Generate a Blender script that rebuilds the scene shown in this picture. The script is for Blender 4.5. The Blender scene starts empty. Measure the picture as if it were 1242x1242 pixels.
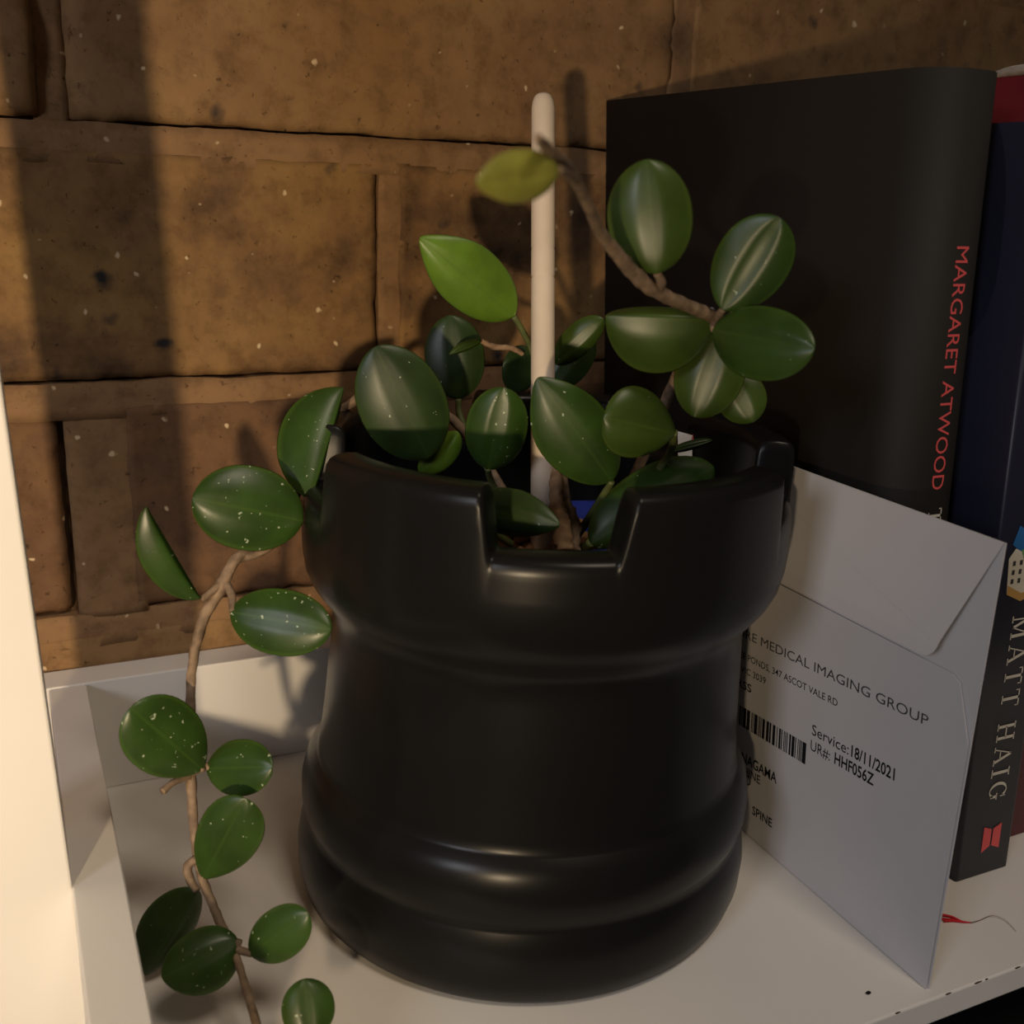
import bpy, bmesh, math, random
from mathutils import Vector, Matrix, noise
random.seed(7)
D = bpy.data
scn = bpy.context.scene
col = scn.collection

# ------------------------------------------------------------------ camera, world, lights, exposure
FPX = 1300.0
CAM = Vector((0.0, 0.0, 0.21915))
RGT = Vector((0.90539193, -0.42323683, 0.03370515))
DWN = Vector((-0.09144866, -0.27191694, -0.95796572))
FWD = Vector((0.41461138, 0.86425214, -0.28489584))
cd = D.cameras.new('camera'); cam = D.objects.new('camera', cd); col.objects.link(cam)
cd.sensor_width = 36.0; cd.lens = FPX / 1242.0 * 36.0
cd.clip_start = 0.005; cd.clip_end = 50
m = Matrix.Identity(4)
for i in range(3):
    m[i][0] = RGT[i]; m[i][1] = -DWN[i]; m[i][2] = -FWD[i]; m[i][3] = CAM[i]
cam.matrix_world = m
cd.dof.use_dof = True; cd.dof.focus_distance = 0.345; cd.dof.aperture_fstop = 17.0
scn.camera = cam

w = D.worlds.new('world'); scn.world = w; w.use_nodes = True
w.node_tree.nodes['Background'].inputs[0].default_value = (1.0, 0.86, 0.72, 1)
w.node_tree.nodes['Background'].inputs[1].default_value = 0.040

def light(name, kind, loc, energy, color, size=0.01, target=None):
    l = D.lights.new(name, kind); o = D.objects.new(name, l); col.objects.link(o)
    o.location = loc; l.energy = energy; l.color = color
    if kind in ('POINT', 'SPOT'): l.shadow_soft_size = size
    else: l.size = size
    if target is not None:
        o.rotation_euler = (Vector(target) - Vector(loc)).to_track_quat('-Z', 'Y').to_euler()
    return o
lamp = light('reading_lamp', 'SPOT', (-0.185, -0.19, 0.138), 9.4, (1.0, 0.76, 0.47), 0.010)     # shaded lamp, left of the shelf
lamp.data.spot_size = math.radians(77); lamp.data.spot_blend = 1.0
lamp.rotation_euler = Vector((math.sin(math.radians(12)), math.cos(math.radians(12)), 0.04)).to_track_quat('-Z', 'Y').to_euler()
light('window_light', 'AREA', (-1.04, -0.55, 0.60), 4.3, (0.90, 0.91, 1.0), 0.30, (0.15, 0.28, 0.08))
light('overhead_fill', 'AREA', (0.30, -1.00, 2.10), 14.0, (1.0, 0.84, 0.66), 0.5, (0.15, 0.28, 0.05))  # added fill from the front above, brightens the shelf floor and planter

vs = scn.view_settings
vs.view_transform = 'Standard'; vs.look = 'None'; vs.gamma = 1.0; vs.exposure = 0.0
vs.use_curve_mapping = False

# ------------------------------------------------------------------ helpers
def at(px, py, depth):
    """world point that lies at a given distance along the optical axis"""
    return CAM + (RGT * ((px - 621) / FPX) + DWN * ((py - 621) / FPX) + FWD) * depth

def link(name, me, mat=None, parent=None, smooth=False):
    o = D.objects.new(name, me); col.objects.link(o)
    if mat: me.materials.append(mat)
    if parent: o.parent = parent
    if smooth:
        me.polygons.foreach_set('use_smooth', [True] * len(me.polygons))
    return o

def mesh(name, verts, faces, mat=None, parent=None, smooth=False):
    me = D.meshes.new(name); me.from_pydata([tuple(v) for v in verts], [], faces); me.update()
    return link(name, me, mat, parent, smooth)

def from_bm(name, bm, mat=None, parent=None, smooth=False):
    bmesh.ops.recalc_face_normals(bm, faces=bm.faces)
    me = D.meshes.new(name); bm.to_mesh(me); bm.free()
    return link(name, me, mat, parent, smooth)

def tag(o, label=None, cat=None, group=None, kind=None):
    if label: o['label'] = label
    if cat: o['category'] = cat
    if group: o['group'] = group
    if kind: o['kind'] = kind
    return o

def empty(name, loc):
    o = D.objects.new(name, None); col.objects.link(o); o.location = loc
    o.empty_display_size = 0.01
    return o

def put(child, root):
    """parent a part that was modelled in world coordinates"""
    child.parent = root
    child.matrix_parent_inverse = Matrix.Translation(root.location).inverted()
    return child

def bm_box(bm, x0, x1, y0, y1, z0, z1, shear=None):
    vs_ = []
    for x in (x0, x1):
        for y in (y0, y1):
            for z in (z0, z1):
                p = Vector((x, y, z))
                if shear: p = shear(p)
                vs_.append(bm.verts.new(p))
    for f in ((0,1,3,2),(4,6,7,5),(0,4,5,1),(2,3,7,6),(0,2,6,4),(1,5,7,3)):
        bm.faces.new([vs_[i] for i in f])
    return vs_

def box(name, b, mat, bevel=0.0, shear=None, segs=2):
    bm = bmesh.new(); bm_box(bm, *b, shear=shear)
    if bevel:
        bmesh.ops.recalc_face_normals(bm, faces=bm.faces)
        bmesh.ops.bevel(bm, geom=list(bm.edges), offset=bevel, segments=segs, affect='EDGES', profile=0.5)
    return from_bm(name, bm, mat)

def spline(pts, n=8):
    """Catmull-Rom through (Vector, radius) pairs"""
    out = []
    P = [Vector(p[:3]) for p in pts]; R = [p[3] for p in pts]
    k = len(P)
    for i in range(k - 1):
        p0, p1, p2, p3 = P[max(i-1, 0)], P[i], P[i+1], P[min(i+2, k-1)]
        for j in range(n):
            t = j / n
            q = 0.5 * ((2*p1) + (p2-p0)*t + (2*p0-5*p1+4*p2-p3)*t*t + (3*p1-p0-3*p2+p3)*t**3)
            out.append((q, R[i] + (R[i+1]-R[i])*t))
    out.append((P[-1], R[-1]))
    return out

def tube(name, pts, mat, root=None, n=8, sides=10, bumpy=0.0):
    path = spline(pts, n)
    verts, faces = [], []
    up = Vector((0.31, 0.2, 0.93)).normalized()
    for i, (p, r) in enumerate(path):
        a = path[max(i-1, 0)][0]; b = path[min(i+1, len(path)-1)][0]
        t = (b - a).normalized()
        u = t.cross(up)
        if u.length < 1e-4: u = t.cross(Vector((1, 0, 0)))
        u.normalize(); v = t.cross(u)
        for s in range(sides):
            an = 2*math.pi*s/sides
            rr = r
            if bumpy: rr = r*(1 + bumpy*noise.noise(p*900 + Vector((s, 0, 0))))
            verts.append(p + (u*math.cos(an) + v*math.sin(an))*rr)
    for i in range(len(path)-1):
        for s in range(sides):
            s2 = (s+1) % sides
            faces.append((i*sides+s, i*sides+s2, (i+1)*sides+s2, (i+1)*sides+s))
    faces.append(tuple(range(sides))[::-1]); b = (len(path)-1)*sides
    faces.append(tuple(b+s for s in range(sides)))
    o = mesh(name, verts, faces, mat, None, True)
    if root: put(o, root)
    return o

# ------------------------------------------------------------------ materials
def new_mat(name):
    mt = D.materials.new(name); mt.use_nodes = True
    nt = mt.node_tree; b = nt.nodes['Principled BSDF']
    return mt, nt, b
def N(nt, typ, **kw):
    n = nt.nodes.new(typ)
    for k, v in kw.items():
        if hasattr(n, k) and k not in n.inputs: setattr(n, k, v)
        else: n.inputs[k].default_value = v
    return n
def ramp(nt, fac, stops):
    r = nt.nodes.new('ShaderNodeValToRGB'); e = r.color_ramp.elements
    while len(e) < len(stops): e.new(0.5)
    for x, (p, c) in zip(e, stops):
        x.position = p; x.color = (*c, 1) if len(c) == 3 else c
    nt.links.new(fac, r.inputs[0]); return r
def mix(nt, fac, a, b, blend='MIX'):
    n = nt.nodes.new('ShaderNodeMix'); n.data_type = 'RGBA'; n.blend_type = blend
    for s, v in ((0, fac), (6, a), (7, b)):
        if hasattr(v, 'is_linked'): nt.links.new(v, n.inputs[s])
        elif isinstance(v, (int, float)): n.inputs[s].default_value = v
        else: n.inputs[s].default_value = (*v, 1)
    return n.outputs[2]
def bump(nt, bsdf, h, strength, dist):
    n = nt.nodes.new('ShaderNodeBump'); n.inputs['Strength'].default_value = strength
    n.inputs['Distance'].default_value = dist
    nt.links.new(h, n.inputs['Height']); nt.links.new(n.outputs[0], bsdf.inputs['Normal']); return n

def plain(name, c, rough=0.5, spec=0.5, var=0.0, scale=60, bmp=0.0, coat=0.0):
    mt, nt, b = new_mat(name)
    b.inputs['Roughness'].default_value = rough
    b.inputs['Specular IOR Level'].default_value = spec
    b.inputs['Coat Weight'].default_value = coat
    tc = N(nt, 'ShaderNodeTexCoord'); no = N(nt, 'ShaderNodeTexNoise', Scale=scale, Detail=6.0)
    nt.links.new(tc.outputs['Object'], no.inputs['Vector'])
    lo = tuple(x*(1-var) for x in c); hi = tuple(min(1, x*(1+var)) for x in c)
    r = ramp(nt, no.outputs['Fac'], [(0.3, lo), (0.7, hi)])
    nt.links.new(r.outputs[0], b.inputs['Base Color'])
    if bmp: bump(nt, b, no.outputs['Fac'], bmp, 0.0006)
    return mt

def brick_material(name, base, dark, hot, spots):
    mt, nt, b = new_mat(name); b.inputs['Roughness'].default_value = 0.85
    b.inputs['Specular IOR Level'].default_value = 0.25
    tc = N(nt, 'ShaderNodeTexCoord'); P = tc.outputs['Object']
    n1 = N(nt, 'ShaderNodeTexNoise', Scale=22.0, Detail=5.0, Roughness=0.6); nt.links.new(P, n1.inputs['Vector'])
    n2 = N(nt, 'ShaderNodeTexNoise', Scale=95.0, Detail=8.0, Roughness=0.65); nt.links.new(P, n2.inputs['Vector'])
    c = ramp(nt, n1.outputs['Fac'], [(0.30, dark), (0.5, base), (0.72, hot)]).outputs[0]
    c2 = ramp(nt, n2.outputs['Fac'], [(0.32, (0.66, 0.64, 0.62)), (0.52, (1, 1, 1)), (0.75, (1.12, 1.1, 1.05))]).outputs[0]
    c = mix(nt, 1.0, c, c2, 'MULTIPLY')
    # burnt iron spots
    nd = N(nt, 'ShaderNodeTexNoise', Scale=140.0, Detail=3.0); nt.links.new(P, nd.inputs['Vector'])
    vm = N(nt, 'ShaderNodeVectorMath', operation='SCALE'); nt.links.new(nd.outputs['Color'], vm.inputs[0]); vm.inputs['Scale'].default_value = 0.006
    va = N(nt, 'ShaderNodeVectorMath', operation='ADD'); nt.links.new(P, va.inputs[0]); nt.links.new(vm.outputs[0], va.inputs[1])
    v1 = N(nt, 'ShaderNodeTexVoronoi', Scale=48.0); nt.links.new(va.outputs[0], v1.inputs['Vector'])
    f1 = ramp(nt, v1.outputs['Distance'], [(0.07, (1, 1, 1)), (0.19, (0, 0, 0))]).outputs[0]
    sc1 = N(nt, 'ShaderNodeSeparateColor'); nt.links.new(v1.outputs['Color'], sc1.inputs[0])
    sel = ramp(nt, sc1.outputs[0], [(spots, (0, 0, 0)), (spots+0.03, (1, 1, 1))]).outputs[0]
    fm = mix(nt, 1.0, f1, sel, 'MULTIPLY')
    c = mix(nt, fm, c, (0.035, 0.030, 0.030))
    # pale quartz grit
    v2 = N(nt, 'ShaderNodeTexVoronoi', Scale=170.0); nt.links.new(va.outputs[0], v2.inputs['Vector'])
    f2 = ramp(nt, v2.outputs['Distance'], [(0.11, (1, 1, 1)), (0.19, (0, 0, 0))]).outputs[0]
    sc2 = N(nt, 'ShaderNodeSeparateColor'); nt.links.new(v2.outputs['Color'], sc2.inputs[0])
    sel2 = ramp(nt, sc2.outputs[0], [(0.86, (0, 0, 0)), (0.89, (1, 1, 1))]).outputs[0]
    fm2 = mix(nt, 1.0, f2, sel2, 'MULTIPLY')
    c = mix(nt, fm2, c, (0.66, 0.50, 0.30))
    nt.links.new(c, b.inputs['Base Color'])
    # little pits and dark crumbs in the fired face
    n3 = N(nt, 'ShaderNodeTexNoise', Scale=260.0, Detail=4.0, Roughness=0.7); nt.links.new(P, n3.inputs['Vector'])
    pit = ramp(nt, n3.outputs['Fac'], [(0.26, (0, 0, 0)), (0.37, (1, 1, 1))]).outputs[0]
    c = mix(nt, 1.0, c, mix(nt, pit, (0.38, 0.35, 0.33), (1, 1, 1)), 'MULTIPLY')
    nt.links.new(c, b.inputs['Base Color'])
    h = mix(nt, 0.5, n2.outputs['Color'], pit)
    bump(nt, b, h, 0.50, 0.0024)
    return mt

M_brick = brick_material('fired_brick', (0.285, 0.162, 0.072), (0.220, 0.120, 0.055), (0.315, 0.188, 0.080), 0.66)
M_brick_dk = brick_material('burnt_brick', (0.255, 0.142, 0.058), (0.070, 0.040, 0.027), (0.345, 0.205, 0.072), 0.55)  # burnt patches, their dark tone deepened to help the post's shadow band
M_brick_rough = brick_material('rough_brick', (0.170, 0.092, 0.048), (0.105, 0.060, 0.036), (0.23, 0.125, 0.058), 0.75)
M_mortar = brick_material('sandy_mortar', (0.282, 0.162, 0.078), (0.240, 0.136, 0.064), (0.312, 0.182, 0.088), 0.93)
M_back = plain('joint_shadow_clay', (0.10, 0.06, 0.035), 0.95, 0.1, 0.3)
M_white = plain('white_laminate', (0.80, 0.77, 0.73), 0.42, 0.4, 0.035, 14)
M_chip = plain('chipped_board_core', (0.09, 0.06, 0.045), 0.9, 0.2, 0.3, 300)
M_pot = plain('black_satin_ceramic', (0.0075, 0.0074, 0.0076), 0.29, 0.20, 0.06, 40)
M_blue = plain('blue_plastic', (0.012, 0.035, 0.32), 0.4, 0.5)
M_soil = plain('bark_potting_mix', (0.10, 0.055, 0.028), 0.95, 0.2, 0.7, 220, 1.0)
M_chipbark = plain('bark_chip', (0.22, 0.12, 0.06), 0.9, 0.2, 0.4, 200, 0.6)
M_wood = plain('pale_dowel_wood', (0.66, 0.55, 0.43), 0.6, 0.3, 0.05, 90)
M_stem = plain('brown_vine_stem', (0.23, 0.16, 0.105), 0.7, 0.3, 0.45, 260, 0.5)
M_gstem = plain('green_petiole', (0.10, 0.12, 0.035), 0.6, 0.4, 0.3, 260)
M_dry = plain('dry_aerial_root', (0.30, 0.19, 0.11), 0.8, 0.2, 0.3, 300)
M_paper = plain('white_envelope_paper', (0.63, 0.61, 0.62), 0.75, 0.2, 0.02, 40)
M_ink = plain('black_ink', (0.012, 0.012, 0.014), 0.8, 0.1)
M_greyink = plain('thin_grey_ink', (0.06, 0.06, 0.065), 0.8, 0.1)
M_black = plain('black_book_jacket', (0.0165, 0.0140, 0.0120), 0.68, 0.30, 0.05, 20)
M_navy = plain('navy_book_jacket', (0.015, 0.016, 0.034), 0.42, 0.5, 0.05, 20)
M_red = plain('deep_red_book_jacket', (0.15, 0.012, 0.020), 0.45, 0.4, 0.1, 30)
M_page = plain('book_paper', (0.55, 0.47, 0.37), 0.9, 0.1, 0.15, 400)
M_redink = plain('red_foil_print', (0.80, 0.11, 0.11), 0.5, 0.3)
M_cream = plain('cream_print', (0.78, 0.72, 0.60), 0.6, 0.2)
M_bprint = plain('blue_print', (0.03, 0.16, 0.42), 0.6, 0.2)
M_gprint = plain('green_print', (0.16, 0.36, 0.14), 0.6, 0.2)
M_oprint = plain('ochre_print', (0.62, 0.36, 0.12), 0.6, 0.2)
M_thread = plain('red_thread', (0.60, 0.03, 0.04), 0.8, 0.1)
M_hair = plain('brown_fibre', (0.16, 0.08, 0.06), 0.8, 0.1)
M_dark = plain('black_filler_and_crumb', (0.006, 0.006, 0.006), 0.8, 0.2)  # crumb, and the added block that stands in for darkness below
M_tag = plain('white_plastic_tag', (0.7, 0.7, 0.7), 0.4, 0.4)

def leaf_material(name, body, edge, fleck=0.62, rough=0.30):
    mt, nt, b = new_mat(name)
    b.inputs['Roughness'].default_value = rough
    b.inputs['Specular IOR Level'].default_value = 0.36
    uv = N(nt, 'ShaderNodeUVMap'); tc = N(nt, 'ShaderNodeTexCoord')
    sp = N(nt, 'ShaderNodeSeparateXYZ'); nt.links.new(uv.outputs[0], sp.inputs[0])
    no = N(nt, 'ShaderNodeTexNoise', Scale=85.0, Detail=4.0); nt.links.new(tc.outputs['Object'], no.inputs['Vector'])
    c = ramp(nt, no.outputs['Fac'], [(0.3, tuple(x*0.72 for x in body)), (0.7, tuple(x*1.25 for x in body))]).outputs[0]
    e = ramp(nt, sp.outputs[0], [(0.86, (0, 0, 0)), (1.0, (1, 1, 1))]).outputs[0]
    c = mix(nt, e, c, edge)
    mid = ramp(nt, sp.outputs[0], [(0.0, (0.5, 0.5, 0.5)), (0.07, (0, 0, 0))]).outputs[0]
    c = mix(nt, mid, c, edge)
    nf = N(nt, 'ShaderNodeTexNoise', Scale=620.0, Detail=2.0); nt.links.new(tc.outputs['Object'], nf.inputs['Vector'])
    f = ramp(nt, nf.outputs['Fac'], [(fleck + 0.07, (0, 0, 0)), (fleck + 0.10, (1, 1, 1))]).outputs[0]
    c = mix(nt, f, c, (0.34, 0.40, 0.27))
    nt.links.new(c, b.inputs['Base Color'])
    b.inputs['Subsurface Weight'].default_value = 0.0
    bump(nt, b, no.outputs['Fac'], 0.12, 0.0008)
    return mt
LM = {
 'dark': leaf_material('leaf_deep_green', (0.018, 0.038, 0.008), (0.030, 0.055, 0.011), 0.66, 0.38),
 'mid': leaf_material('leaf_mid_green', (0.025, 0.056, 0.008), (0.042, 0.082, 0.012), 0.645, 0.36),
 'flk': leaf_material('leaf_flecked_green', (0.026, 0.058, 0.009), (0.048, 0.096, 0.013), 0.620, 0.34),
 'lite': leaf_material('leaf_light_green', (0.092, 0.172, 0.014), (0.080, 0.145, 0.020), 0.70, 0.36),
 'ylw': leaf_material('leaf_yellow_green', (0.250, 0.250, 0.042), (0.23, 0.20, 0.045), 0.9, 0.4),
 'olive': leaf_material('leaf_olive_green', (0.034, 0.062, 0.008), (0.054, 0.084, 0.013), 0.70, 0.36),
}

# ------------------------------------------------------------------ brick wall
WY = 0.400
wall = box('wall_back', (-0.62, 1.05, WY + 0.008, WY + 0.10, -0.45, 0.80), M_back)
tag(wall, kind='structure', label='brown brick wall behind the white shelf')

def slab(name, x0, x1, z0, z1, y, amp, seed, mat, cell=0.0035, worn=(0, 0, 0, 0), fr=1.0):
    """rough-faced block: gridded front, straight back; worn = rounding of the left, right, bottom and top arris"""
    nx = max(4, int((x1-x0)/cell)); nz = max(3, int((z1-z0)/cell))
    verts, faces = [], []
    o = Vector((seed*3.7, seed*1.3, seed*2.1))
    for j in range(nz+1):
        for i in range(nx+1):
            x = x0+(x1-x0)*i/nx; z = z0+(z1-z0)*j/nz
            p = Vector((x, 0, z))
            # the face undulates with the wall as a whole, plus its own roughness
            d = noise.noise(p*14)*0.0011 + noise.noise(p*45)*0.0006
            d += noise.noise(p*90+o)*amp*0.5 + noise.noise(p*240+o)*amp*0.3
            cr = noise.noise(Vector((x*75, seed*1.7, 5)))*0.010+noise.noise(Vector((x*230, seed*1.7, 5)))*0.003
            if worn[2] and z-z0 < cr: d += 0.0013*min(1.0, (cr-(z-z0))/0.0015)
            for e, r in zip((x-x0, x1-x, z-z0, z1-z), worn):
                if r:
                    r = r*(1.0+0.8*noise.noise(p*70+o))
                    q = max(0.0, 1-e/max(r, 1e-5)); d += q*q*r*0.55
            wob = 0.0009*fr
            dx = (noise.noise(Vector((z*55, seed, 3)))+.5*noise.noise(Vector((z*190, seed, 3))))*wob if i in (0, nx) else 0
            dz = (noise.noise(Vector((x*45, seed, 9)))+.5*noise.noise(Vector((x*170, seed, 9))))*wob if j in (0, nz) else 0
            verts.append((x+dx, y+d, z+dz))
    W = nx+1
    for j in range(nz):
        for i in range(nx):
            a = j*W+i; faces.append((a, a+1, a+W+1, a+W))
    rim = [i for i in range(W)] + [j*W+nx for j in range(1, nz+1)] + [nz*W+i for i in range(nx-1, -1, -1)] + [j*W for j in range(nz-1, 0, -1)]
    b0 = len(verts)
    for k in rim: verts.append((verts[k][0], WY+0.009, verts[k][2]))
    n = len(rim)
    for k in range(n):
        k2 = (k+1) % n; faces.append((rim[k2], rim[k], b0+k, b0+k2))
    o_ = mesh(name, verts, faces, mat, wall, True)
    nf = nx*nz
    for p_ in o_.data.polygons:
        if p_.index >= nf: p_.use_smooth = False
    return o_

ROWS = [(-0.194, 0.136), (-0.1075, 0.022), (-0.0210, 0.136), (0.0650, 0.022), (0.1515, 0.136), (0.2380, 0.022), (0.3245, 0.136), (0.411, 0.022)]
seed = 1
for r, (z0, perp) in enumerate(ROWS):
    zt = z0 + 0.0762
    vis = r in (2, 3, 4, 5)
    cell = 0.0025 if vis else 0.012
    xs = [perp + 0.24*k for k in range(-3, 5)]
    for k in range(len(xs)-1):
        a, b = xs[k]+0.0045, xs[k+1]-0.0050
        seed += 1
        mt = M_brick; y = WY; amp = 0.0011
        worn = (0.0, 0.0015, 0.0022, 0.0) if r != 5 else (0, 0, 0.0025, 0)
        here = lambda v: abs(v-0.022) < 0.01
        if r == 4: mt = M_brick_dk
        if r == 5 and here(xs[k]): worn = (0.006, 0.001, 0.003, 0.0)
        if r == 5 and here(xs[k+1]): worn = (0.0, 0.004, 0.006, 0.0)
        if r == 3 and here(xs[k+1]): mt = M_brick_rough; y = WY+0.0012; amp = 0.0024; b -= 0.0030; worn = (0, 0.004, 0.004, 0.007)
        if r == 3 and here(xs[k]): mt = M_brick_rough; a += 0.0105; worn = (0, 0.001, 0.002, 0)
        slab('brick', a, b, z0, zt, y, amp, seed, mt, cell, worn)
        # upright joint: flush, or raked out and dark at the top left
        dp, gl, wj = 0.0004, 0.0009, (0, 0, 0, 0)
        if r == 5 and here(xs[k]): dp, gl = 0.0056, 0.0
        elif r == 5: gl = 0.0
        elif r == 3 and here(xs[k]): gl = -0.0008; wj = (0.002, 0, 0, 0)
        seed += 1
        slab('mortar_joint', xs[k]-0.0050+gl-(0.0 if gl else 0.0016), a+(0.0003 if dp > 0.001 else 0.0035), z0-0.0022, zt+0.0008, WY+dp, 0.0006, seed, M_mortar, cell, wj, 0.4)
    # bed joint beneath this course, leaving a dark crack under the bricks
    seed += 1
    slab('mortar_bed', -0.60, 1.02, z0-0.0140, z0-0.0010, WY+0.0002, 0.0007, seed, M_mortar, 0.0035 if vis else 0.012, (0, 0, 0, 0.0012))

# ------------------------------------------------------------------ white shelf unit
shelf = tag(empty('shelf_unit', (0.0, 0.2, -0.009)), 'white laminate tray shelf with raised back and left edges and an upright post', 'shelf')
def sp_(o): return put(o, shelf)
board = sp_(box('shelf_board', (0.0035, 0.80, 0.1780, 0.3990, -0.0090, 0.0), M_white, 0.0006))
sp_(box('back_rail', (0.0000, 0.80, 0.3840, 0.3985, 0.00005, 0.0440), M_white, 0.0005))
sp_(box('side_lip', (0.0030, 0.0158, 0.1780, 0.3837, 0.00005, 0.0436), M_white, 0.0005))
lean = lambda p: Vector((p.x - 0.034*(p.z-0.06), p.y, p.z))
sp_(box('post', (-0.0235, 0.0026, 0.2605, 0.2900, -0.60, 0.62), M_white, 0.0007, lean))
sp_(box('upper_shelf_board', (0.0035, 0.80, 0.1780, 0.3990, 0.436, 0.446), M_white, 0.0006))
# worn chips along the front edge of the board
for k, (x, ww) in enumerate([(0.2125, 0.0025), (0.2320, 0.003), (0.2440, 0.004), (0.2475, 0.0015), (0.2605, 0.003)]):
    bm = bmesh.new(); bmesh.ops.create_icosphere(bm, subdivisions=1, radius=1.0)
    for v in bm.verts:
        v.co = Vector((x+v.co.x*ww*0.5, 0.1782+v.co.y*0.0003, -0.0003+v.co.z*0.0003))
    put(from_bm('edge_chip', bm, M_chip), shelf)

# added black block, stands in for the unlit space below the shelf
bx = tag(empty('dark_filler_box', (0.40, 0.30, -0.30)), 'added black box standing in for the dark under the white shelf', 'box')
put(box('filler_body', (0.12, 0.62, 0.200, 0.385, -0.300, -0.085), M_dark, 0.002), bx)
put(box('filler_lid', (0.117, 0.623, 0.197, 0.388, -0.085, -0.070), M_dark, 0.002), bx)
low = box('lower_shelf_board', (0.0035, 0.80, 0.1780, 0.3990, -0.310, -0.3003), M_white, 0.0006); put(low, shelf)

# ------------------------------------------------------------------ rook shaped planter
PX, PY = 0.1440, 0.2865
LEANX, LEANY = 0.034, -0.012
def lathe_pot():
    prof_lo = [(0.0, 0.0), (0.066, 0.0), (0.0705, 0.0006), (0.0726, 0.0030), (0.0741, 0.0085), (0.0743, 0.0150), (0.0735, 0.0205),
               (0.0722, 0.0243), (0.0716, 0.0258), (0.0723, 0.0275), (0.0733, 0.0315), (0.0734, 0.0365), (0.0724, 0.0415), (0.0706, 0.0448), (0.0690, 0.0464),
               (0.0683, 0.0474), (0.0680, 0.0500), (0.0672, 0.0570), (0.0663, 0.0680), (0.0655, 0.0800), (0.0648, 0.0890), (0.0647, 0.0930), (0.0651, 0.0962), (0.0664, 0.0990), (0.0690, 0.1022),
               (0.0716, 0.1058), (0.0734, 0.1098), (0.0744, 0.1150), (0.0747, 0.1210)]
    NT = 720
    c0 = math.radians(-115.5)
    def ztop(th):
        d = math.degrees((th - c0 + math.pi*10) % (2*math.pi/5))
        d = min(d, 72-d)
        t = min(1, max(0, (d-12.2)/3.2)); t = t*t*(3-2*t)
        return 0.1338 + (0.1502-0.1338)*t
    rings = []
    for i in range(NT):
        th = 2*math.pi*i/NT
        zt = ztop(th)
        pr = list(prof_lo)
        ro, ri, rr = 0.0742, 0.0625, 0.0048
        for k in range(1, 6):
            f = k/5; pr.append((0.0747+(ro-0.0747)*f, 0.1210+(zt-rr-0.1210)*f))
        for k in range(1, 9):
            a = math.pi*k/8
            mid = (ro+ri)/2; hw = (ro-ri)/2
            ca = math.copysign(abs(math.cos(a))**0.7, math.cos(a)); sa = abs(math.sin(a))**0.7
            pr.append((mid+hw*ca, zt-rr+rr*sa))
        for z in (0.122, 0.112): pr.append((ri, z))
        pr += [(0.058, 0.095), (0.058, 0.02), (0.05, 0.008), (0.0, 0.008)]
        rings.append([(r*math.cos(th), r*math.sin(th), z) for r, z in pr])
    n = len(rings[0]); verts = []; faces = []
    for i in range(NT):
        for (x, y, z) in rings[i][1:-1]:
            verts.append((PX+x+LEANX*z, PY+y+LEANY*z, z))
    k = n-2
    for i in range(NT):
        i2 = (i+1) % NT
        for j in range(k-1):
            faces.append((i*k+j, i2*k+j, i2*k+j+1, i*k+j+1))
    verts.append((PX, PY, 0)); a = len(verts)-1
    verts.append((PX+LEANX*.008, PY+LEANY*.008, 0.008)); b = len(verts)-1
    for i in range(NT):
        i2 = (i+1) % NT
        faces.append((a, i2*k, i*k)); faces.append((b, i*k+k-1, i2*k+k-1))
    return mesh('rook_planter', verts, faces, M_pot, None, True)
pot = tag(lathe_pot(), 'matte black ceramic planter shaped like a chess rook with notched rim', 'planter')

# blue nursery pot with potting mix, inside the planter
npot = tag(empty('nursery_pot', (PX+0.004, PY, 0.0085)), 'blue plastic nursery pot of bark mix inside the black planter', 'pot')
NX, NY = PX+0.004, PY-0.001
TILT = lambda dy, z: 0.16*dy*max(0.0, z-0.02)/0.10+0.0075*max(0.0, z-0.02)/0.10
def ring_mesh(name, prof, mat, nt_=64):
    vs_, fs = [], []
    for i in range(nt_):
        th = 2*math.pi*i/nt_
        for r, z in prof: vs_.append((NX+r*math.cos(th), NY+r*math.sin(th), z-TILT(r*math.sin(th), z)))
    k = len(prof)
    for i in range(nt_):
        i2 = (i+1) % nt_
        for j in range(k-1): fs.append((i*k+j, i2*k+j, i2*k+j+1, i*k+j+1))
    return mesh(name, vs_, fs, mat, None, True)
put(ring_mesh('pot_wall', [(0.002, 0.0086), (0.040, 0.0086), (0.0515, 0.118), (0.0545, 0.118), (0.0550, 0.1285), (0.0535, 0.1285), (0.0510, 0.116), (0.050, 0.105)], M_blue), npot)
vs_, fs = [], []
nr, nth = 14, 56
for i in range(nr+1):
    for j in range(nth):
        r = 0.0512*i/nr; th = 2*math.pi*j/nth
        p = Vector((NX+r*math.cos(th), NY+r*math.sin(th), 0))
        vs_.append((p.x, p.y, 0.1165-TILT(p.y-NY, 0.1165)+noise.noise(p*160)*0.003+noise.noise(p*400)*0.0015))
for i in range(nr):
    for j in range(nth):
        j2 = (j+1) % nth; fs.append((i*nth+j, (i+1)*nth+j, (i+1)*nth+j2, i*nth+j2))
put(tag(mesh('potting_mix', vs_, fs, M_soil, None, True), kind='stuff'), npot)
bm = bmesh.new()
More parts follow.
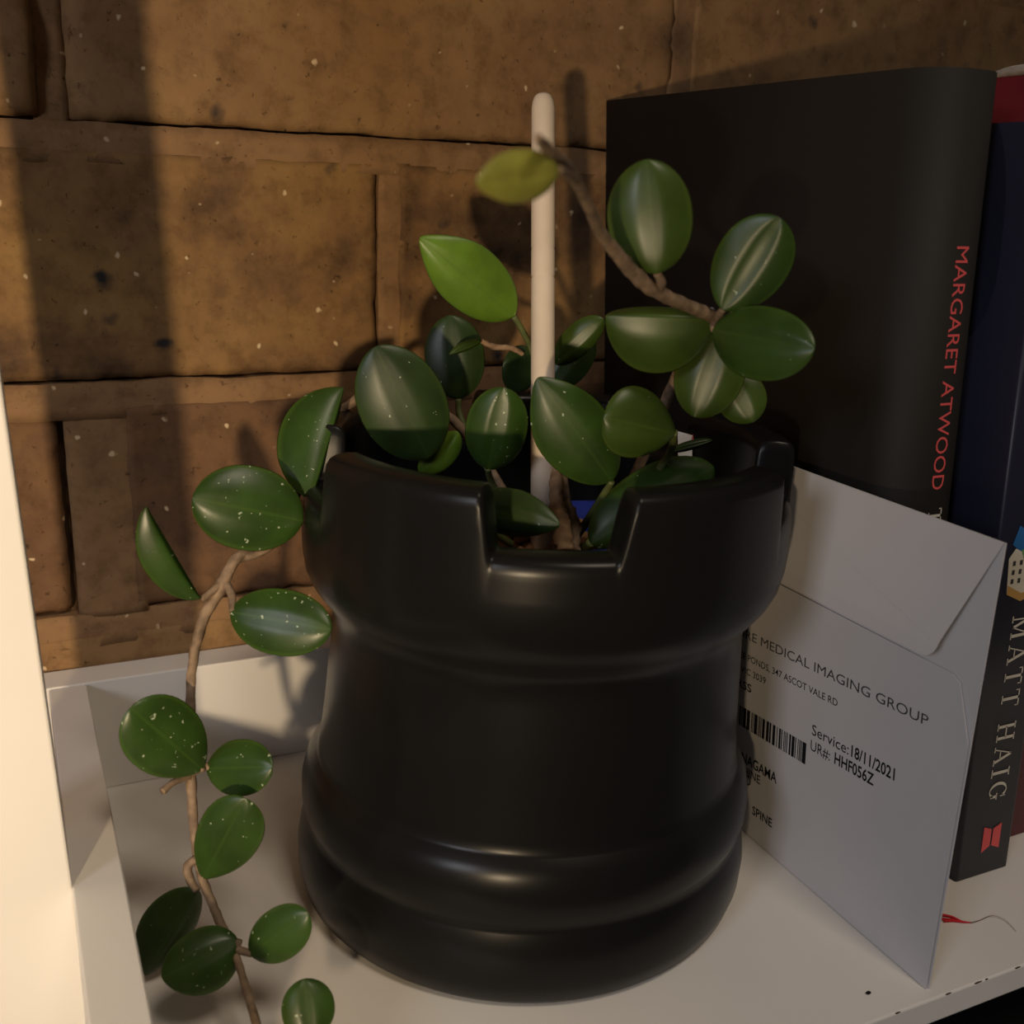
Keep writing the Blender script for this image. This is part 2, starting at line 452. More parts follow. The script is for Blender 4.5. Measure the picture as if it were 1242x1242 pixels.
for k in range(150):
    r = 0.049*math.sqrt(random.random()); th = random.uniform(0, 6.283)
    c = Vector((NX+r*math.cos(th), NY+r*math.sin(th), 0.1185-TILT(r*math.sin(th), 0.1185)+random.uniform(-.001, .002)))
    R_ = Matrix.Rotation(random.uniform(0, 6), 4, 'Z') @ Matrix.Rotation(random.uniform(-.8, .8), 4, 'X')
    S = Vector((random.uniform(.002, .0055), random.uniform(.0012, .003), random.uniform(.0008, .0018)))
    g = bmesh.ops.create_icosphere(bm, subdivisions=1, radius=1.0)
    for v in g['verts']:
        q = Vector((v.co.x*S.x, v.co.y*S.y, v.co.z*S.z)); v.co = c + (R_ @ q)
put(tag(from_bm('bark_chips', bm, M_chipbark), kind='stuff'), npot)

# wooden dowel
def lathe_between(name, p0, p1, prof, mat, sides=24, root=None):
    ax = (p1-p0); L = ax.length; ax.normalize()
    u = ax.cross(Vector((0, 1, 0))).normalized(); v = ax.cross(u)
    vs_, fs = [], []
    for (t, r) in prof:
        for s in range(sides):
            an = 2*math.pi*s/sides
            vs_.append(p0+ax*L*t+(u*math.cos(an)+v*math.sin(an))*r)
    for i in range(len(prof)-1):
        for s in range(sides):
            s2 = (s+1) % sides
            fs.append((i*sides+s, i*sides+s2, (i+1)*sides+s2, (i+1)*sides+s))
    fs.append(tuple(range(sides))[::-1]); b = (len(prof)-1)*sides
    fs.append(tuple(b+s for s in range(sides)))
    o = mesh(name, vs_, fs, mat, None, True)
    return put(o, root) if root else o
d0 = at(658, 640, 0.336); d1 = at(659, 115, 0.339)
dirv = (d1-d0).normalized(); d0 = d0 - dirv*0.028
R0 = 0.00375
dow = lathe_between('wooden_dowel', d0, d1, [(0, R0*0.9), (0.01, R0), (0.60, R0), (0.645, R0*1.0), (0.648, R0*0.93), (0.652, R0*1.0), (0.70, R0), (0.703, R0*0.96), (0.707, R0), (0.972, R0), (0.985, R0*0.93), (0.995, R0*0.78), (1.0, R0*0.55)], M_wood)
tag(dow, 'pale round wooden stick standing upright in the planted pot', 'stick')

# plant tag behind the leaves
tg = tag(empty('plant_tag', at(845, 560, 0.362)), 'white and red plastic plant tag stuck among the leaves', 'plant tag')
def quad_prism(name, pts, th, mat, root=None):
    n_ = (pts[1]-pts[0]).cross(pts[2]-pts[0]).normalized()*th
    k = len(pts); vs_ = [p for p in pts]+[p+n_ for p in pts]
    fs = [tuple(range(k))[::-1], tuple(range(k, 2*k))]+[(i, (i+1) % k, (i+1) % k+k, i+k) for i in range(k)]
    o = mesh(name, vs_, fs, mat)
    return put(o, root) if root else o
dt = 0.366
quad_prism('tag_blade', [at(822, 523, dt), at(840, 528, dt), at(838, 640, dt), at(824, 640, dt)], 0.0006, M_tag, tg)
quad_prism('tag_strip', [at(848, 500, dt), at(857, 500, dt), at(848, 540, dt), at(838, 534, dt)], 0.0008, M_redink, tg)

# ------------------------------------------------------------------ the trailing plant
plant = tag(empty('trailing_plant', (PX+0.004, PY, 0.117)), 'trailing plant with thick oval green leaves in the black planter', 'plant')
def leaf(b, t, wl, wr, kind='mid', fl=0.25, fr=0.25, bend=0.06, sk=0.0, th=0.0011, pt=1.0, groove=0.0005, ripple=0.0):
    """b, t = (px, py, depth) of leaf base and tip; wl/wr = half widths left and right of the midrib;
    fl/fr = how far each half bends away from the viewer, bend = arch along the length"""
    B = at(*b); T = at(*t); ax = T-B; L = ax.length; ax.normalize()
    mid = (B+T)/2; dep = (b[2]+t[2])/2; k = dep/FPX
    view = (CAM-mid).normalized()
    side = ax.cross(view).normalized()          # to the right of the midrib as the viewer sees it
    nrm = side.cross(ax).normalized()           # towards the viewer
    if nrm.dot(view) < 0: nrm = -nrm
    ns, nt_ = 22, 14
    vs_, fs, uvs = [], [], []
    def wprof(s):
        q = s**(1.0+sk) if sk >= 0 else 1-(1-s)**(1.0-sk)
        base = max(0.0, 1-abs(2*q-1)**2.15)**0.56
        if s > 0.5: base *= 1-(1-pt)*((s-0.5)*2)**2
        return base
    for lay in (1, -1):
        for i in range(ns+1):
            s = i/ns; s_ = 0.5-0.5*math.cos(math.pi*s); wp = wprof(s_)
            for j in range(nt_+1):
                tt = -1+2*j/nt_
                tt = math.sin(tt*math.pi/2)
                hw = (wr if tt > 0 else wl)*k*wp
                full = (max(abs(wr), abs(wl)))*k*wp
                f = fr if tt > 0 else fl
                p = B+ax*L*s_+side*(tt*hw)
                p = p-nrm*(f*full*abs(tt)**2.0)
                p = p+nrm*(bend*L*4*s_*(1-s_))
                if ripple: p = p+nrm*(ripple*L*math.sin(9*s_+2*tt)*tt*tt)
                thick = th*math.sqrt(max(0, 1-tt*tt))*min(1, wp*1.6)
                p = p+nrm*(lay*thick*0.5)
                p = p-nrm*(groove*math.exp(-(tt/0.12)**2)*wp)
                vs_.append(p); uvs.append((abs(tt), s_))
    W = nt_+1; off = (ns+1)*W
    for lay in range(2):
        for i in range(ns):
            for j in range(nt_):
                a = lay*off+i*W+j
                q = (a, a+1, a+W+1, a+W)
                fs.append(q if lay == 0 else q[::-1])
    me = D.meshes.new('leaf'); me.from_pydata([tuple(v) for v in vs_], [], fs)
    ul = me.uv_layers.new(name='UVMap')
    for lp in me.loops: ul.data[lp.index].uv = uvs[lp.vertex_index]
    bmx = bmesh.new(); bmx.from_mesh(me)
    bmesh.ops.remove_doubles(bmx, verts=bmx.verts, dist=0.00001)
    bmesh.ops.recalc_face_normals(bmx, faces=bmx.faces)
    bmx.to_mesh(me); bmx.free()
    return put(link('leaf', me, LM[kind], None, True), plant)

def stem(pts, mat=M_stem, name='stem', bumpy=0.25, sides=9):
    return tube(name, [(*at(p[0], p[1], p[2]), p[3]) for p in pts], mat, plant, 8, sides, bumpy)

# left trailing shoot (hangs over the rim, down past the shelf's raised edge)
stem([(640, 650, .335, .0016), (560, 520, .345, .0016), (470, 470, .342, .0016), (428, 488, .346, .0015), (396, 518, .346, .0015), (372, 566, .339, .0015), (352, 618, .329, .0014), (322, 656, .317, .0014), (288, 676, .308, .0016), (268, 712, .306, .0020),
      (246, 752, .304, .0016), (233, 810, .303, .0014), (231, 880, .302, .0014), (232, 950, .300, .0014), (236, 1010, .298, .0013), (243, 1055, .296, .0013), (255, 1090, .292, .0012), (270, 1125, .288, .0012), (288, 1165, .281, .0011), (312, 1245, .266, .0011), (330, 1300, .256, .0010)])
P_ = lambda pts: stem(pts, M_stem, 'petiole', 0.1, 8)
G_ = lambda pts: stem(pts, M_gstem, 'petiole', 0.1, 8)
leaf((368, 632, .312), (233, 604, .300), 50, 54, 'flk', .22, .22, .05)                      # big oval over the rim
leaf((377, 606, .318), (417, 470, .330), 60, 6, 'flk', .25, .9, .02, 0.1)                   # folded half moon
leaf((244, 726, .300), (178, 614, .288), 40, -13, 'flk', .15, .9, .03, 0.05, pt=.7)         # crescent
leaf((279, 742, .300), (402, 764, .296), 39, 42, 'flk', .2, .2, .04)
leaf((246, 934, .298), (158, 858, .282), 46, 46, 'flk', .18, .18, .05, 0.2)
leaf((250, 932, .300), (331, 930, .292), 34, 34, 'flk', .2, .2, .04)
leaf((246, 1066, .294), (298, 968, .286), 36, 42, 'mid', .2, .2, .03, 0.25)
leaf((238, 1078, .292), (176, 1184, .303), 24, 40, 'mid', .5, .3, .03, 0.15, pt=.8)         # drooping, folded, behind
leaf((289, 1140, .283), (196, 1186, .276), 42, 34, 'flk', .25, .2, .05, -0.1)
leaf((303, 1158, .281), (374, 1107, .276), 30, 32, 'mid', .2, .2, .04)
leaf((378, 1262, .268), (368, 1187, .272), 31, 33, 'mid', .2, .2, .04)
P_([(270, 706, .306, .0012), (256, 718, .303, .0011), (244, 727, .301, .0009)])
P_([(274, 708, .306, .0013), (281, 722, .303, .0012), (282, 742, .300, .0010)])
P_([(286, 678, .308, .0013), (320, 668, .312, .0012), (366, 632, .313, .0010)])
P_([(356, 608, .331, .0013), (368, 612, .325, .0012), (377, 606, .318, .0010)])
P_([(232, 938, .300, .0012), (240, 934, .299, .0010), (247, 932, .298, .0009)])
P_([(233, 932, .300, .0012), (246, 928, .300, .0011), (254, 932, .300, .0009)])
P_([(232, 940, .300, .0012), (216, 946, .296, .0010), (205, 953, .293, .0009), (197, 960, .291, .0011)])
P_([(243, 1055, .296, .0012), (245, 1062, .295, .0010), (247, 1066, .294, .0008)])
P_([(243, 1040, .296, .0013), (228, 1050, .295, .0013), (231, 1068, .294, .0012), (239, 1080, .292, .0010)])
P_([(284, 1150, .283, .0011), (288, 1146, .283, .0010), (290, 1140, .283, .0009)])
P_([(284, 1150, .283, .0011), (296, 1154, .282, .0011), (305, 1157, .281, .0009)])
P_([(330, 1300, .256, .0010), (365, 1285, .262, .0010), (378, 1262, .268, .0009)])

# middle of the pot
leaf((520, 556, .322), (455, 420, .312), 54, 53, 'dark', .18, .18, .04, -0.05)                # large flat oval
leaf((556, 484, .356), (546, 382, .352), 36, 37, 'dark', .2, .2, .03)
leaf((584, 414, .348), (545, 430, .340), 4, 8, 'olive', .3, .3, .03, pt=.6)
leaf((623, 384, .338), (509, 288, .322), 38, 42, 'lite', .2, .2, .04, -0.05, pt=.55, ripple=.01)   # bright pointed leaf
leaf((592, 570, .320), (612, 470, .312), 38, 38, 'mid', .30, .34, .04, groove=.0012)
leaf((508, 572, .330), (556, 524, .326), 14, 22, 'lite', .2, .2, .03)
leaf((654, 452, .362), (610, 442, .356), 30, 28, 'dark', .2, .2, .03)
leaf((674, 442, .356), (732, 386, .350), 22, 16, 'olive', .2, .4, .05)
leaf((668, 470, .372), (716, 402, .368), 22, 26, 'dark', .2, .2, .03)
leaf((742, 584, .314), (652, 458, .304), 50, 44, 'mid', .2, .2, .05, 0.02, pt=.55)            # pointed leaf beside the stick
leaf((820, 526, .302), (732, 506, .294), 42, 46, 'olive', .25, .25, .06, 0.35)
leaf((716, 660, .320), (866, 566, .324), 46, 40, 'mid', .2, .6, .08)                          # wide leaf inside the rim
leaf((562, 612, .300), (679, 637, .290), 32, 26, 'dark', .25, .3, .05, pt=.6)                 # lies in the front notch
leaf((812, 548, .336), (864, 534, .336), 7, 5, 'dark', .4, .4, .05)
G_([(623, 384, .338, .0010), (634, 402, .341, .0010), (650, 440, .347, .0011), (668, 540, .345, .0012), (676, 650, .338, .0014)])
G_([(592, 568, .320, .0010), (596, 584, .326, .0010), (620, 630, .334, .0012)])
G_([(556, 484, .356, .0010), (560, 510, .356, .0012), (590, 560, .350, .0012), (640, 640, .340, .0013)])
stem([(584, 414, .350, .0009), (600, 421, .352, .0010), (620, 422, .354, .0010), (634, 430, .356, .0009)], M_dry, 'aerial_root', .4, 7)
G_([(742, 584, .314, .0010), (730, 604, .322, .0012), (700, 650, .332, .0013)])
G_([(818, 524, .302, .0010), (806, 560, .320, .0012), (740, 640, .330, .0013)])
G_([(716, 658, .320, .0014), (706, 668, .326, .0014), (696, 676, .330, .0014)])
G_([(562, 612, .300, .0009), (590, 640, .316, .0012), (620, 660, .328, .0012)])
stem([(684, 668, .318, .0030), (682, 640, .320, .0027), (676, 612, .326, .0024), (674, 570, .336, .0018), (672, 520, .350, .0014)], M_dry, 'woody_stem', .5, 10)
stem([(694, 668, .322, .0024), (696, 636, .326, .0020), (686, 604, .332, .0015), (682, 560, .344, .0012)], M_stem, 'woody_stem', .5, 10)

# upper right shoot, reaching towards the viewer
stem([(720, 660, .345, .0018), (768, 580, .345, .0017), (800, 505, .335, .0017), (822, 452, .318, .0017), (850, 408, .295, .0017), (868, 388, .282, .0018), (836, 372, .270, .0017), (800, 356, .258, .0017),
      (775, 338, .250, .0019), (752, 312, .240, .0016), (730, 284, .228, .0013), (708, 238, .205, .0011), (690, 206, .186, .0011), (664, 180, .168, .0010), (652, 166, .158, .0006)])
leaf((796, 332, .250), (784, 193, .244), 54, 50, 'olive', .28, .28, .05)
leaf((876, 376, .272), (946, 264, .262), 46, 46, 'mid', .10, .25, -.02, 0.12, groove=.0014)
leaf((864, 400, .276), (988, 424, .258), 40, 50, 'mid', .25, .25, .05, -.05, groove=.0010)
leaf((868, 388, .284), (734, 384, .286), 68, 14, 'olive', .35, .5, .06, 0.05)
leaf((880, 400, .292), (842, 506, .298), 42, 42, 'olive', .25, .30, .05, groove=.0010)
leaf((884, 452, .300), (914, 512, .300), 30, 30, 'olive', .25, .25, .05)
leaf((678, 206, .172), (578, 222, .156), 32, 32, 'ylw', .2, .2, .04, 0.05, pt=.7)
leaf((698, 207, .190), (681, 196, .188), 3, 4, 'dark', .2, .2, .02)
P_([(798, 352, .257, .0013), (802, 342, .254, .0012), (797, 331, .251, .0010)])
P_([(868, 388, .280, .0012), (872, 382, .277, .0011), (877, 375, .273, .0009)])
P_([(868, 388, .280, .0012), (866, 395, .278, .0011), (866, 400, .276, .0009)])
P_([(868, 388, .282, .0012), (868, 385, .283, .0011), (864, 384, .284, .0009)])
P_([(866, 390, .284, .0012), (874, 396, .288, .0011), (881, 402, .292, .0009)])
P_([(866, 392, .286, .0010), (880, 425, .296, .0010), (884, 454, .300, .0008)])
P_([(700, 224, .198, .0009), (690, 212, .184, .0008), (678, 206, .172, .0007)])
bm = bmesh.new(); bmesh.ops.create_icosphere(bm, subdivisions=2, radius=0.0010)
cc = at(863, 379, .279)
for v in bm.verts: v.co = cc+Vector((v.co.x, v.co.y, v.co.z*1.4))
put(from_bm('bud', bm, M_tag, None, True), plant)

# ------------------------------------------------------------------ lettering helpers
def text_mesh(name, s, size, mat, origin, ux, uy, bold=0.0, align='LEFT', spacing=1.0, fit=None, shear=0.0):
    cu = D.curves.new(name, 'FONT'); cu.body = s; cu.size = size; cu.align_x = align
    cu.space_character = spacing; cu.offset = bold; cu.shear = shear; cu.resolution_u = 3
    tmp = D.objects.new(name+'_tmp', cu); col.objects.link(tmp)
    bpy.context.view_layer.update()
    dg = bpy.context.evaluated_depsgraph_get()
    me = D.meshes.new_from_object(tmp.evaluated_get(dg))
    D.objects.remove(tmp); D.curves.remove(cu)
    ux = Vector(ux).normalized(); uy = Vector(uy).normalized()
    xs = [v.co.x for v in me.vertices]
    if fit and xs:
        k = fit/(max(xs)-min(xs)); x0 = min(xs)
    else: k = 1.0; x0 = 0
    for v in me.vertices:
        v.co = Vector(origin)+ux*((v.co.x-x0)*k if fit else v.co.x)+uy*v.co.y
    me.materials.clear()
    return link(name, me, mat)

def poly_print(name, polys, mat, frame, th=0.00006):
    """flat printed shapes: polygons in the frame's own 2D coordinates"""
    bm = bmesh.new()
    for pl in polys:
        vv = [bm.verts.new(frame(x, y)) for x, y in pl]
        bm.faces.new(vv)
    return from_bm(name, bm, mat)

# ------------------------------------------------------------------ books
KL = 0.058
def shear_x(p): return Vector((p.x-KL*p.z, p.y, p.z))
def book(name, label, x0, x1, yf, yb, h, mat, yaw=0.0, rnd=0.006):
    """closed hardback standing on end: wrap-round cover with rounded spine, page block inside"""
    root = tag(empty(name, ((x0+x1)/2, (yf+yb)/2, 0.0)), label, 'book')
    t = 0.0024
    def outline(ins, open_back):
        a, b = x0+ins, x1-ins; f = yf+ins; r = max(0.001, rnd-ins)
        pts = [(a, yb)]
        for k in range(9):
            an = math.pi-(math.pi/2)*k/8; pts.append((a+r+r*math.cos(an), f+r-r*math.sin(an)))
        for k in range(9):
            an = math.pi/2-(math.pi/2)*k/8; pts.append((b-r+r*math.cos(an), f+r-r*math.sin(an)))
        pts.append((b, yb)); return pts
    def xf(x, y, z):
        x = x-yaw*(y-yf)
        return shear_x(Vector((x, y, z)))
    o, i = outline(0, 0), outline(t, 0)
    n = len(o); V, F = [], []
    for z in (0.0003, h):
        V += [xf(x, y, z) for x, y in o]+[xf(x, y, z) for x, y in i]
    for k in range(n-1):
        F.append((k, k+1, 2*n+k+1, 2*n+k)); F.append((n+k+1, n+k, 3*n+k, 3*n+k+1))
        F.append((2*n+k, 2*n+k+1, 3*n+k+1, 3*n+k)); F.append((k+1, k, n+k, n+k+1))
    for k in (0, n-1): F.append((k, 2*n+k, 3*n+k, n+k))
    bm = bmesh.new(); vv = [bm.verts.new(p) for p in V]
    for f in F: bm.faces.new([vv[q] for q in f])
    cv = from_bm('cover', bm, mat)
    for p in cv.data.polygons: p.use_smooth = abs(p.normal.z) < 0.5
    put(cv, root)
    bm = bmesh.new()
    bm_box(bm, x0+t+.0003, x1-t-.0003, yf+0.005, yb-0.004, 0.004, h-0.004, lambda p: xf(p.x, p.y, p.z))
    pg = put(from_bm('page_block', bm, M_page), root)
    return root, xf

bk, bxf = book('black_hardback', 'black hardback book with red lettering on its spine, behind the envelope', 0.2450, 0.2745, 0.2290, 0.3950, 0.2555, M_black, 0.034, 0.0125)
nv, nxf = book('navy_paperback', 'navy blue book with white and red print on its spine, at the right edge', 0.2757, 0.3003, 0.2165, 0.3700, 0.2430, M_navy, 0.0, 0.0012)
rb, rxf = book('red_book', 'dark red book at the far right behind the navy one, partly out of view', 0.3012, 0.3350, 0.2290, 0.3800, 0.2600, M_red, 0.0, 0.004)
def spine_frame(x_left, yf):
    # (u, v): u runs down the spine from z = 0 upward mark, v across it
    return lambda z, v: Vector((x_left-KL*z+v, yf-0.00008, z))
bf = spine_frame(0.2450, 0.2290); nf_ = spine_frame(0.2757, 0.2165)
dn = Vector((KL, 0, -1)).normalized(); rt = Vector((1, 0, 0))
put(text_mesh('author_lettering', 'MARGARET ATWOOD', 0.0068, M_redink, bf(0.2090, 0.0135), dn, rt, 0.0, fit=0.0720), bk)

def serif_text(name, s, size, mat, origin, ux, uy, length):
    """roman capitals with serifs built from strokes, for M A T H I G and L"""
    G = {
     'I': (0.45, [((.22, 0), (.22, 1), .16)], [(0, .45, 0), (0, .45, 1)]),
     'H': (0.95, [((.18, 0), (.18, 1), .15), ((.77, 0), (.77, 1), .15), ((.18, .5), (.77, .5), .07)], [(0, .36, 0), (0, .36, 1), (.59, .95, 0), (.59, .95, 1)]),
     'T': (0.85, [((.42, 0), (.42, 1), .15), ((.02, .965), (.83, .965), .07), ((.04, .78), (.03, 1), .05), ((.81, .78), (.82, 1), .05)], [(.22, .63, 0)]),
     'A': (0.92, [((.12, 0), (.46, 1), .06), ((.46, 1), (.82, 0), .15), ((.24, .34), (.68, .34), .06)], [(0, .27, 0), (.64, .98, 0)]),
     'M': (1.15, [((.17, 0), (.20, 1), .07), ((.20, 1), (.56, .06), .14), ((.56, .06), (.94, 1), .06), ((.95, 1), (.98, 0), .15)], [(0, .33, 0), (.03, .24, 1), (.94, 1.12, 1), (.82, 1.14, 0)]),
     'G': (0.98, [], [(.60, .96, .45)]),
    }
    bm = bmesh.new(); ux = Vector(ux).normalized(); uy = Vector(uy).normalized()
    sp = 0.26
    tot = sum((0.55 if c == ' ' else G[c][0]+sp) for c in s)-sp
    kx = length/tot
    x = 0.0
    def q(pts):
        vv = [bm.verts.new(Vector(origin)+ux*(px*kx)+uy*(py*size)) for px, py in pts]
        bm.faces.new(vv)
    for c in s:
        if c == ' ': x += 0.55; continue
        wd, strokes, serifs = G[c]
        for (a, b, t) in strokes:
            dx, dy = b[0]-a[0], b[1]-a[1]; l = math.hypot(dx, dy)
            if abs(dy) > abs(dx): ex, ey = t/2, 0
            else: ex, ey = 0, t/2
            q([(x+a[0]-ex, a[1]-ey), (x+a[0]+ex, a[1]-ey if ey == 0 else a[1]+ey), (x+b[0]+ex, b[1]+ey), (x+b[0]-ex, b[1]+ey if ey == 0 else b[1]-ey)] if ey == 0 else
              [(x+a[0], a[1]-ey), (x+b[0], b[1]-ey), (x+b[0], b[1]+ey), (x+a[0], a[1]+ey)])
        for (a, b, y) in serifs:
            q([(x+a, y-.03), (x+b, y-.03), (x+b, y+.03), (x+a, y+.03)])
        if c == 'G':
            n = 18
            for k in range(n):
                a0 = math.radians(48+(360-48-38)*k/n); a1 = math.radians(48+(360-48-38)*(k+1)/n)
                def pt_(a, r): return (x+.48+.46*r*math.cos(a), .5+.52*r*math.sin(a))
                wgt = lambda a: 1-.30*abs(math.cos(a))-.06
                q([pt_(a0, 1), pt_(a1, 1), pt_(a1, wgt(a1)), pt_(a0, wgt(a0))])
            q([(x+.71, .06), (x+.86, .12), (x+.86, .45), (x+.71, .45)])
            q([(x+.78, .68), (x+.84, .68), (x+.84, .98), (x+.80, .98)])
        x += wd+sp
    return from_bm(name, bm, mat)
put(serif_text('title_lettering', 'T', 0.0052, M_cream, bf(0.1312, 0.0135), dn, rt, 0.0050), bk)
put(serif_text('author_lettering', 'MATT HAIG', 0.0078, M_cream, nf_(0.0965, 0.0105), dn, rt, 0.0675), nv)
put(text_mesh('title_lettering', 'Library', 0.0120, M_cream, nf_(0.1640, 0.0125), dn, rt, 0.0, fit=0.0360, shear=0.15), nv)
lf = lambda u, v: nf_(0.0193-u, 0.0103+v)
put(poly_print('publisher_mark', [[(0.0, 0.0), (0.0016, 0.0037), (0.0082, 0.0037), (0.0102, 0.0)], [(0.0016, 0.0045), (0.0, 0.0083), (0.0100, 0.0083), (0.0082, 0.0045)]], M_redink, lf), nv)
gf = lambda u, v: nf_(0.1240-u, 0.0040+v)
put(poly_print('printed_building', [[(0.0045, 0.0035), (0.0075, 0.0010), (0.0195, 0.0020), (0.0225, 0.0085), (0.0200, 0.0165), (0.0060, 0.0165)]], M_cream, gf), nv)
gf2 = lambda u, v: nf_(0.1240-u, 0.0040+v)+Vector((0, -0.00006, 0))
put(poly_print('printed_flame', [[(-0.0030, 0.0040), (0.0030, 0.0018), (0.0048, 0.0045), (0.0062, 0.0075), (0.0080, 0.0105), (0.0040, 0.0150), (-0.0060, 0.0140), (-0.0005, 0.0085)]], M_bprint, gf2), nv)
put(poly_print('printed_leaf', [[(0.0050, 0.0060), (0.0100, 0.0085), (0.0080, 0.0120), (0.0050, 0.0110)]], M_gprint, lambda u, v: gf2(u, v)+Vector((0, -0.00004, 0))), nv)
put(poly_print('printed_ledge', [[(0.0165, 0.0020), (0.0195, 0.0020), (0.0225, 0.0085), (0.0200, 0.0165), (0.0178, 0.0165), (0.0198, 0.0085)]], M_oprint, gf2), nv)
wins = []
for r_ in range(3):
    for c_ in range(4):
        u = 0.0085+r_*0.0030; v = 0.0030+c_*0.0030
        wins.append([(u, v), (u, v+0.0012), (u+0.0016, v+0.0012), (u+0.0016, v)])
put(poly_print('printed_windows', wins, M_greyink, lambda u, v: gf2(u, v)+Vector((0, -0.00002, 0))), nv)
# curled pale edge of a dust jacket standing above the red book
bm = bmesh.new(); prev = None
for k in range(9):
    a = k/8; y = 0.232+0.030*a
    zt = 0.2592+0.0014*math.sin(a*3.1)+0.0004
    p0 = rxf(0.3012-0.0008, y, 0.2585); p1 = rxf(0.3012-0.0010-0.0035*math.sin(a*3.1), y, zt)
    c = (bm.verts.new(p0), bm.verts.new(p1), bm.verts.new(p1+Vector((.0004, 0, 0))), bm.verts.new(p0+Vector((.0004, 0, 0))))
    if prev:
        for s in range(4): bm.faces.new((prev[s], c[s], c[(s+1) % 4], prev[(s+1) % 4]))
    prev = c
jk = put(from_bm('torn_jacket_edge', bm, M_page, None, True), rb)

# ------------------------------------------------------------------ envelope
EX = 0.2280
env = tag(empty('paper_envelope', (EX, 0.245, 0.0)), 'white paper envelope with printed text and barcode, standing beside the black planter', 'envelope')
Y0, Y1, ZT = 0.1815, 0.3065, 0.1375
put(box('back_sheet', (EX-0.0004, EX, Y0, Y1, 0.0, ZT), M_paper), env)
def sheet(name, pts, x_of, th=0.00030):
    """flat sheet outline in (y, z), with its own x for every point"""
    bm = bmesh.new()
    f = [bm.verts.new((x_of(y, z), y, z)) for y, z in pts]
    b = [bm.verts.new((x_of(y, z)+th, y, z)) for y, z in pts]
    k = len(pts); bm.faces.new(f); bm.faces.new(b[::-1])
    for i in range(k): bm.faces.new((f[i], b[i], b[(i+1) % k], f[(i+1) % k]))
    return from_bm(name, bm, M_paper)
def arc(cy, cz, r, a0, a1, n=7):
    return [(cy+r*math.cos(math.radians(a0+(a1-a0)*i/n)), cz+r*math.sin(math.radians(a0+(a1-a0)*i/n))) for i in range(n+1)]
pk = [(Y0+0.0003, 0.0002), (Y0+0.0003, 0.080)]+[(Y0+0.0060, 0.0955)]+[(Y0+0.009, 0.0972), (Y1-0.009, 0.0972), (Y1-0.006, 0.0955), (Y1-0.0003, 0.080), (Y1-0.0003, 0.0002)]
put(sheet('front_pocket', pk, lambda y, z: EX-0.0012), env)
# flap folded down over the pocket, lifting towards its free edge
fl = []
zb = 0.1010; r = 0.0050
fl += [(Y0+0.0002, ZT), (Y0+0.0112, zb+r)]+arc(Y0+0.0162, zb+r, r, 180, 270)+arc(Y1-0.0162, zb+r, r, 270, 360)+[(Y1-0.0112, zb+r), (Y1-0.0002, ZT)]
def flap_x(y, z): return EX-0.0009-0.0058*((ZT-z)/(ZT-zb))**0.8
put(sheet('flap', fl, flap_x, 0.00022), env)

tilt = math.radians(4.6)
eu = Vector((0, -math.cos(tilt), math.sin(tilt))); ev = Vector((0, math.sin(tilt), math.cos(tilt)))
XT = EX-0.00128
def etext(name, s, y_end, z_end, size, mat, bold, length):
    o = Vector((XT, y_end, z_end))-eu*length
    put(text_mesh(name, s, size, mat, o, eu, ev, bold, fit=length), env)
etext('printed_line', 'URE MEDICAL IMAGING GROUP', 0.1958, 0.0786, 0.0046, M_greyink, 0.0, 0.0880)
etext('printed_line', 'EE PONDS, 347 ASCOT VALE RD', 0.2313, 0.0679, 0.0034, M_ink, 0.00001, 0.0500)
etext('printed_line', 'VIC 3039', 0.2660, 0.0600, 0.0034, M_ink, 0.00001, 0.0140)
etext('printed_line', 'RSS', 0.2730, 0.0535, 0.0042, M_ink, 0.00006, 0.0080)
etext('printed_line', 'Service:', 0.2240, 0.0548, 0.0052, M_ink, 0.0, 0.0170)
etext('printed_line', '18/11/2021', 0.2047, 0.0564, 0.0054, M_ink, 0.00010, 0.0182)
etext('printed_line', 'UR#:', 0.2315, 0.0487, 0.0052, M_ink, 0.0, 0.0092)
etext('printed_line', 'HHF056Z', 0.2123, 0.0504, 0.0054, M_ink, 0.00010, 0.0172)
etext('printed_line', 'YANAGAMA', 0.2548, 0.0276, 0.0052, M_ink, 0.00010, 0.0260)
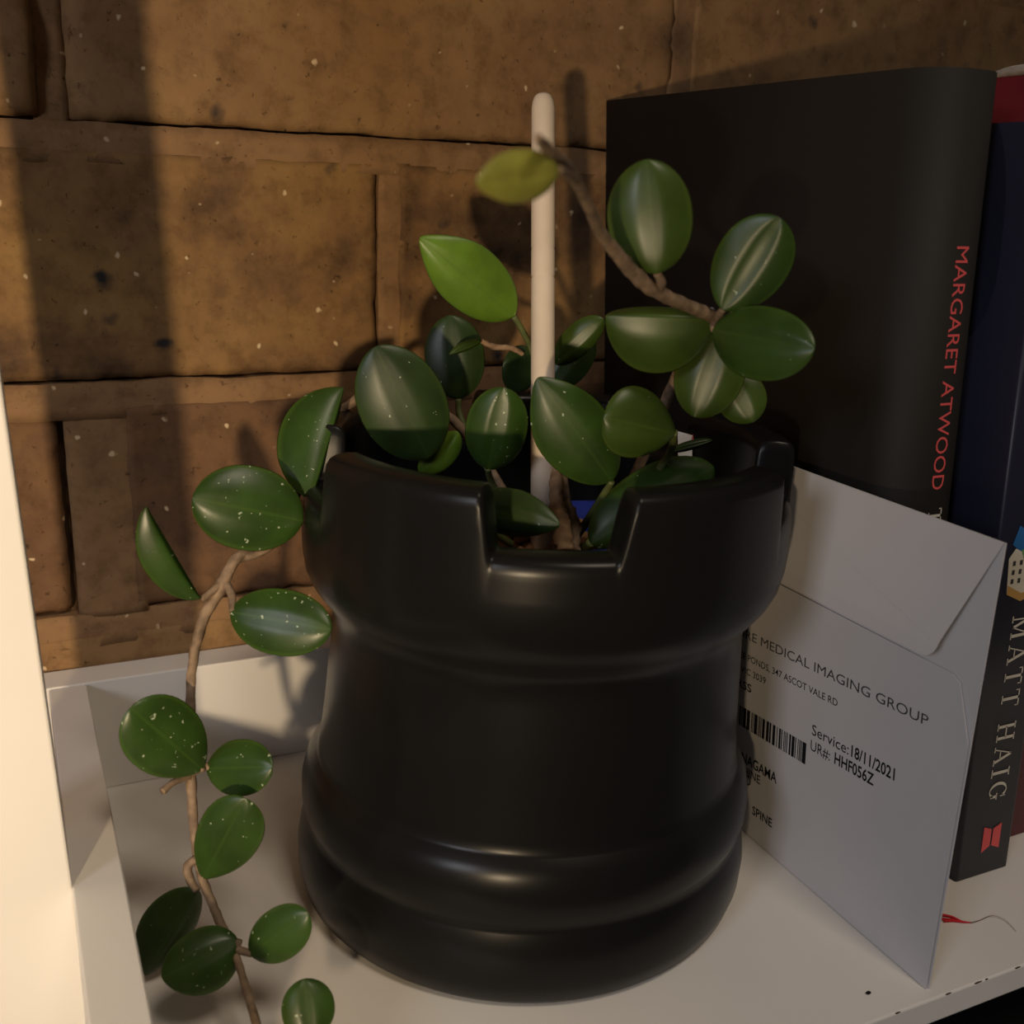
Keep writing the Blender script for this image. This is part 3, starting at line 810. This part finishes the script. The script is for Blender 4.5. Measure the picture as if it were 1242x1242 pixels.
etext('printed_line', 'SHINE', 0.2631, 0.0226, 0.0046, M_ink, 0.00005, 0.0120)
etext('printed_line', 'O', 0.2680, 0.0190, 0.0050, M_ink, 0.00005, 0.0032)
etext('printed_line', 'SPINE', 0.2546, 0.0104, 0.0046, M_ink, 0.00008, 0.0110)
random.seed(21)
bm = bmesh.new(); u = 0.0
b0 = Vector((XT, 0.2810, 0.0386))
while u < 0.0392:
    ww = random.choice((0.0004, 0.0005, 0.0009, 0.0014, 0.0018)); 
    vv = [bm.verts.new(b0+eu*a+ev*b) for a, b in ((u, 0), (u+ww, 0), (u+ww, 0.0074), (u, 0.0074))]
    bm.faces.new(vv); u += ww+random.choice((0.0003, 0.0004, 0.0008))
put(tag(from_bm('barcode', bm, M_ink), label='black printed barcode'), env)

# ------------------------------------------------------------------ loose red thread and a crumb on the shelf
th = tag(empty('loose_thread', (0.2575, 0.2025, 0.0)), 'loose red thread with a thin brown tail on the shelf beside the envelope', 'thread')
put(tube('thread_tail', [(0.2630, 0.1986, .0004, .00014), (0.2665, 0.1982, .0006, .00010), (0.2722, 0.1982, .0007, .00009), (0.2745, 0.1950, .0004, .00007), (0.2735, 0.1900, .0003, .00006)], M_hair, None, 8, 6), th)
for k, (yo, zo) in enumerate([(0.0, 0.0004), (0.0011, 0.0010), (-0.0010, 0.0003), (0.0004, 0.0018)]):
    put(tube('thread_strand', [(0.2555, 0.2034+yo, zo+.0003, .00035), (0.2585, 0.2020+yo*.6, zo*.7+.0003, .00032), (0.2612, 0.1998+yo*.2, .0005, .00022), (0.2635, 0.1986, .0004, .00014)], M_thread, None, 6, 6), th)
bm = bmesh.new(); bmesh.ops.create_icosphere(bm, subdivisions=2, radius=1.0)
for v in bm.verts:
    n_ = 1+0.25*noise.noise(v.co*2.2)
    v.co = Vector((0.2099+v.co.x*0.0009*n_, 0.1872+v.co.y*0.0006*n_, 0.0003+v.co.z*0.0003*n_))
tag(from_bm('crumb', bm, M_dark, None, True), 'tiny black crumb near the front edge of the shelf', 'crumb')
